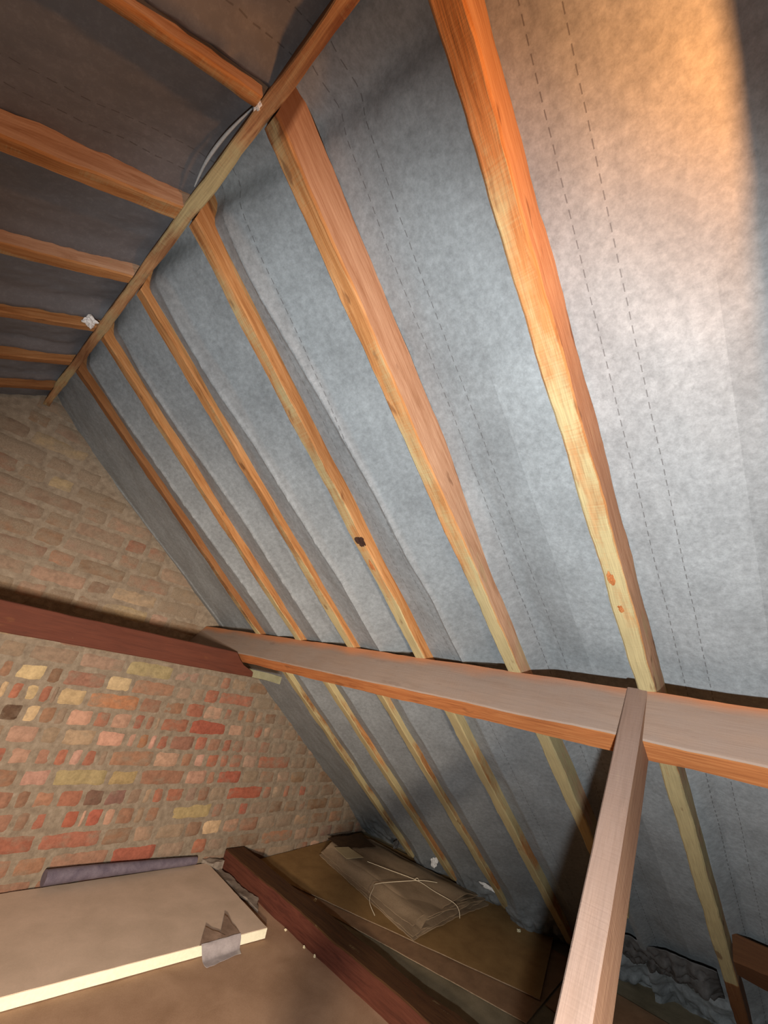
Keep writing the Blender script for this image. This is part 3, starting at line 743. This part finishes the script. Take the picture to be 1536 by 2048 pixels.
# ------------------------------------------------------------------ tied bundle of paper sacks
bun = bpy.data.objects.new('paper_bundle', None); COL.objects.link(bun); bun.location = (2.33, 1.65, floor_z(2.33) + 0.004)
tag(bun, 'flat bundle of folded brown paper sacks tied with cream twine', 'paper bundle')
bpy.context.view_layer.update()
NLAY = 7
def bz(x, y): return floor_z(x) + 0.003
for i in range(NLAY):
    rnd = random.Random(50 + i); a = i / (NLAY - 1)
    e = 0.028 * (1 - a)
    c = [(2.10 - 0.06 * (1 - a) + rnd.uniform(-.01, .01), 1.325 - e + rnd.uniform(-.014, .014)), (2.60 + 0.05 * (1 - a) + rnd.uniform(-.025, .025), 1.285 - e + rnd.uniform(-.02, .02)),
         (2.56 + rnd.uniform(-.02, .02), 2.03 + rnd.uniform(-.02, .02)), (2.205 - 0.02 * (1 - a) + rnd.uniform(-.01, .01), 2.09 + rnd.uniform(-.01, .02))]
    h0 = 0.006 + 0.0075 * i
    def zf(x, y, u, v, i=i, h0=h0, a=a):
        lift = 0.010 * math.sin(u * 5 + i * 1.7) * (1 - v) ** 3 * (0.4 + a) + 0.006 * nz(x * 9, y * 6, i * 3.3)
        droop = -h0 * 0.75 * (1 - sstep(0.0, 0.13, u)) - h0 * 0.45 * sstep(0.75, 1.0, u)
        return bz(x, y) + h0 + max(-h0 * 0.5, lift) + droop + 0.003
    o = sheet('paper_sack', c, 0.0035, M['kraft'], zf, 30, 34, 0.0, i, rough_edge=0.008)
    child(o, bun)
o = sheet('paper_sack', [(2.24, 1.985), (2.45, 1.90), (2.49, 2.07), (2.26, 2.13)], 0.002, M['mouth_shade'], lambda x, y, u, v: bz(x, y) + 0.062, 8, 8, 0.004, 3, rough_edge=0.01)  # shade inside the open sack mouth, painted as a flat dark sheet
tag(child(o, bun), 'flat dark sheet standing for the shaded open mouth of the top sack')
o = sheet('flap', [(2.175, 1.875), (2.265, 1.83), (2.275, 1.965), (2.205, 2.01)], 0.002, M['kraft_pale'], lambda x, y, u, v: bz(x, y) + 0.063 + 0.006 * u, 8, 8, 0.001, 4)
tag(child(o, bun), 'pale folded paper flap')
HZ = 0.068
def tz(x, y, h=HZ): return (x, y, floor_z(x) + h)
k0 = tz(2.35, 1.515)
loopA = [tz(2.00, 1.49, 0.020), tz(2.02, 1.55, 0.045), tz(2.08, 1.585, 0.066), tz(2.14, 1.60), k0]
loopB = [tz(2.255, 1.79), tz(2.30, 1.66), k0, tz(2.345, 1.40), tz(2.35, 1.292, 0.066), tz(2.352, 1.258, 0.050), tz(2.35, 1.247, 0.022)]
for L in (loopA, loopB):
    child(tube('twine', smooth_pts(L, 8), 0.0016, M['twine']), bun)
kn = [Vector(k0) + Vector((0.012 * math.cos(t), 0.012 * math.sin(t), 0.004 + 0.002 * math.sin(3 * t))) for t in [2 * math.pi * q / 14 for q in range(15)]]
child(tube('knot', kn, 0.0018, M['twine']), bun)
child(tube('knot', smooth_pts([k0, tz(2.39, 1.47, HZ + 0.006), tz(2.43, 1.44, HZ + 0.002)], 6), 0.0015, M['twine']), bun)

# ------------------------------------------------------------------ blocks and torn scraps at the eaves
o = timber('noggin', PR(2.03, 0.174, 0.725), PR(2.03, -0.076, 0.725), TR, NR, 0.10, 0.075, M['joist_top'], ch=0.004, jit=0.003, seed=61, tone=lambda t: 0.6)
tag(o, 'dark brown timber block fixed beside the nearest right-slope rafter near its foot', 'timber block')

def scrap(name, center, size, mat, seed, label, cat='scrap', group=None, flat=0.5, normal=Vector((0, 0, 1))):
    rnd = random.Random(seed)
    bm = bmesh.new(); bmesh.ops.create_icosphere(bm, subdivisions=3, radius=1.0)
    q = normal.to_track_quat('Z', 'Y')
    for v in bm.verts:
        p = v.co.copy(); p *= 1 + 0.8 * nz(p.x * 1.7 + seed, p.y * 1.7, p.z * 1.7) + 0.35 * nz(p.x * 5 + seed, p.y * 5, p.z * 5)
        p = Vector((p.x * size[0], p.y * size[1], p.z * size[2]))
        v.co = Vector(center) + q @ p
    me = bpy.data.meshes.new(name); bm.to_mesh(me); bm.free(); me.materials.append(mat)
    n_ = len(me.vertices)
    a = me.attributes.new('gc', 'FLOAT_VECTOR', 'POINT'); a.data.foreach_set('vector', [c for v in me.vertices for c in v.co])
    o = bpy.data.objects.new(name, me); COL.objects.link(o)
    return tag(o, label, cat, group)

scrap('paper_scrap', (0.012, 1.372, 0.795), (0.016, 0.012, 0.014), M['white_scrap'], 3, 'white scrap stuck at the ridge end of the thin left-slope rafter')
scrap('paper_scrap', (0.0325, 0.512, 0.806), (0.004, 0.010, 0.004), M['white_scrap'], 5, 'tiny white splinter on the left edge of the ridge board above the second rafter pair')
# pale torn edge of underlay hanging along the left of the ridge board
pts = [(0.028, 0.53, 0.812), (0.020, 0.60, 0.809), (0.019, 0.67, 0.808), (0.026, 0.735, 0.811)]
tag(tube('underlay_edge', smooth_pts(pts, 6), 0.0045, M['membrane_pale'], n=8, rads=[0.001 + 0.0022 * math.sin(math.pi * k / 18) for k in range(19)]),
    'pale curved edge of torn underlay beside the ridge board between two left-slope rafters', 'torn underlay')
scrap('underlay_tear', (0.168, 0.784, 0.818), (0.010, 0.012, 0.004), M['white_scrap'], 7, 'small pale torn corner of underlay near the top of the third rafter bay')
for i, (x, y) in enumerate([(1.600, 1.6326), (1.601, 1.5085), (1.603, 1.4461)]):
    scrap('crumb', (x - 0.004, y, -1.001), (0.004, 0.005, 0.004), M['crumb'], 10 + i,
          ['farthest of three cream crumbs along the foot of the joist', 'middle of three cream crumbs along the foot of the joist', 'nearest of three cream crumbs along the foot of the joist'][i], 'crumb', 'crumbs along the joist')
scrap('crumb', (2.5625, 1.044, floor_z(2.5625) + 0.008), (0.010, 0.008, 0.005), M['crumb'], 20, 'cream plaster crumb alone on the golden hardboard in front of the paper bundle', 'crumb')
scrap('crumb', (1.862, 1.75, floor_z(1.862) + 0.006), (0.006, 0.006, 0.005), M['crumb'], 21, 'small pale crumb at the point where the two hardboard sheets part', 'crumb')
EV = [(2.600, 1.86, -0.872, (0.022, 0.008, 0.02), 'pale torn underlay scrap at the eaves beside the farthest rafter foot'),
      (2.575, 1.562, -0.850, (0.010, 0.020, 0.022), 'pale green-white scrap at the eaves between two far rafter feet'),
      (2.620, 1.4466, -0.885, (0.012, 0.035, 0.012), 'thin pale torn edge at the eaves behind the middle of the paper bundle'),
      (2.545, 1.207, -0.828, (0.010, 0.045, 0.008), 'long white torn strip at the eaves behind the right end of the paper bundle')]
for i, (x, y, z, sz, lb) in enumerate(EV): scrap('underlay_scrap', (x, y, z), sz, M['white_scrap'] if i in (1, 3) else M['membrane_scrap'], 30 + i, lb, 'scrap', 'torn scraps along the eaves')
# crumpled loose end of underlay bunched at the eaves right of the strut
def bunch(name, c0, c1, w0, seed, label):
    n1, n2 = 46, 30; verts = []; gc = []
    a, b = Vector(c0), Vector(c1)
    for i in range(n1 + 1):
        for j in range(n2 + 1):
            u, v = i / n1, j / n2
            p = a.lerp(b, u) + TR * (w0 * (v - 0.5) * (1 + 0.4 * nz(u * 4, seed)))
            h = 0.035 * math.sin(math.pi * v) * (0.4 + abs(nz(u * 7, v * 3, seed)) * 1.6) + 0.02 * nz(u * 17, v * 9, seed + 2) + 0.01 * abs(nz(u * 36, v * 22, seed))
            edge = min(u, 1 - u, v, 1 - v) * 8
            p = p - NR * h * min(1, edge + 0.1)
            verts.append(p); gc.append((p.x, p.y, p.z))
    W = n2 + 1
    faces = [(i * W + j, i * W + j + 1, (i + 1) * W + j + 1, (i + 1) * W + j) for i in range(n1) for j in range(n2)]
    o = mesh_obj(name, verts, faces, M['membrane_scrap'], attrs={'gc': ('FLOAT_VECTOR', gc)}, angle=80)
    so = o.modifiers.new('thick', 'SOLIDIFY'); so.thickness = 0.002
    return tag(o, label, 'loose underlay')
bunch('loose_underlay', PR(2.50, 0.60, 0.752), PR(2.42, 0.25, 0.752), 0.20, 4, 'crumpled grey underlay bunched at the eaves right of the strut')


# knots and scars on the rafters, parts of their rafters
def knot(owner_label, c, size, mat, seed):
    ow = [o for o in bpy.data.objects if o.get('label') == owner_label][0]
    o = scrap('knot', c, size, mat, seed, None, None, None, normal=-NR)
    o.parent = ow
knot(RL[3], (0.7285, 0.7950, 0.3455), (0.014, 0.016, 0.0022), M['hole'], 71)
knot(RL[3], (0.796, 0.7990, 0.3000), (0.006, 0.018, 0.0016), M['orange'], 72)
knot(RL[1], (0.8376, 0.2040, 0.2722), (0.006, 0.013, 0.0018), M['orange'], 73)
knot(RL[1], (0.8991, 0.2010, 0.2312), (0.005, 0.008, 0.0018), M['orange'], 74)
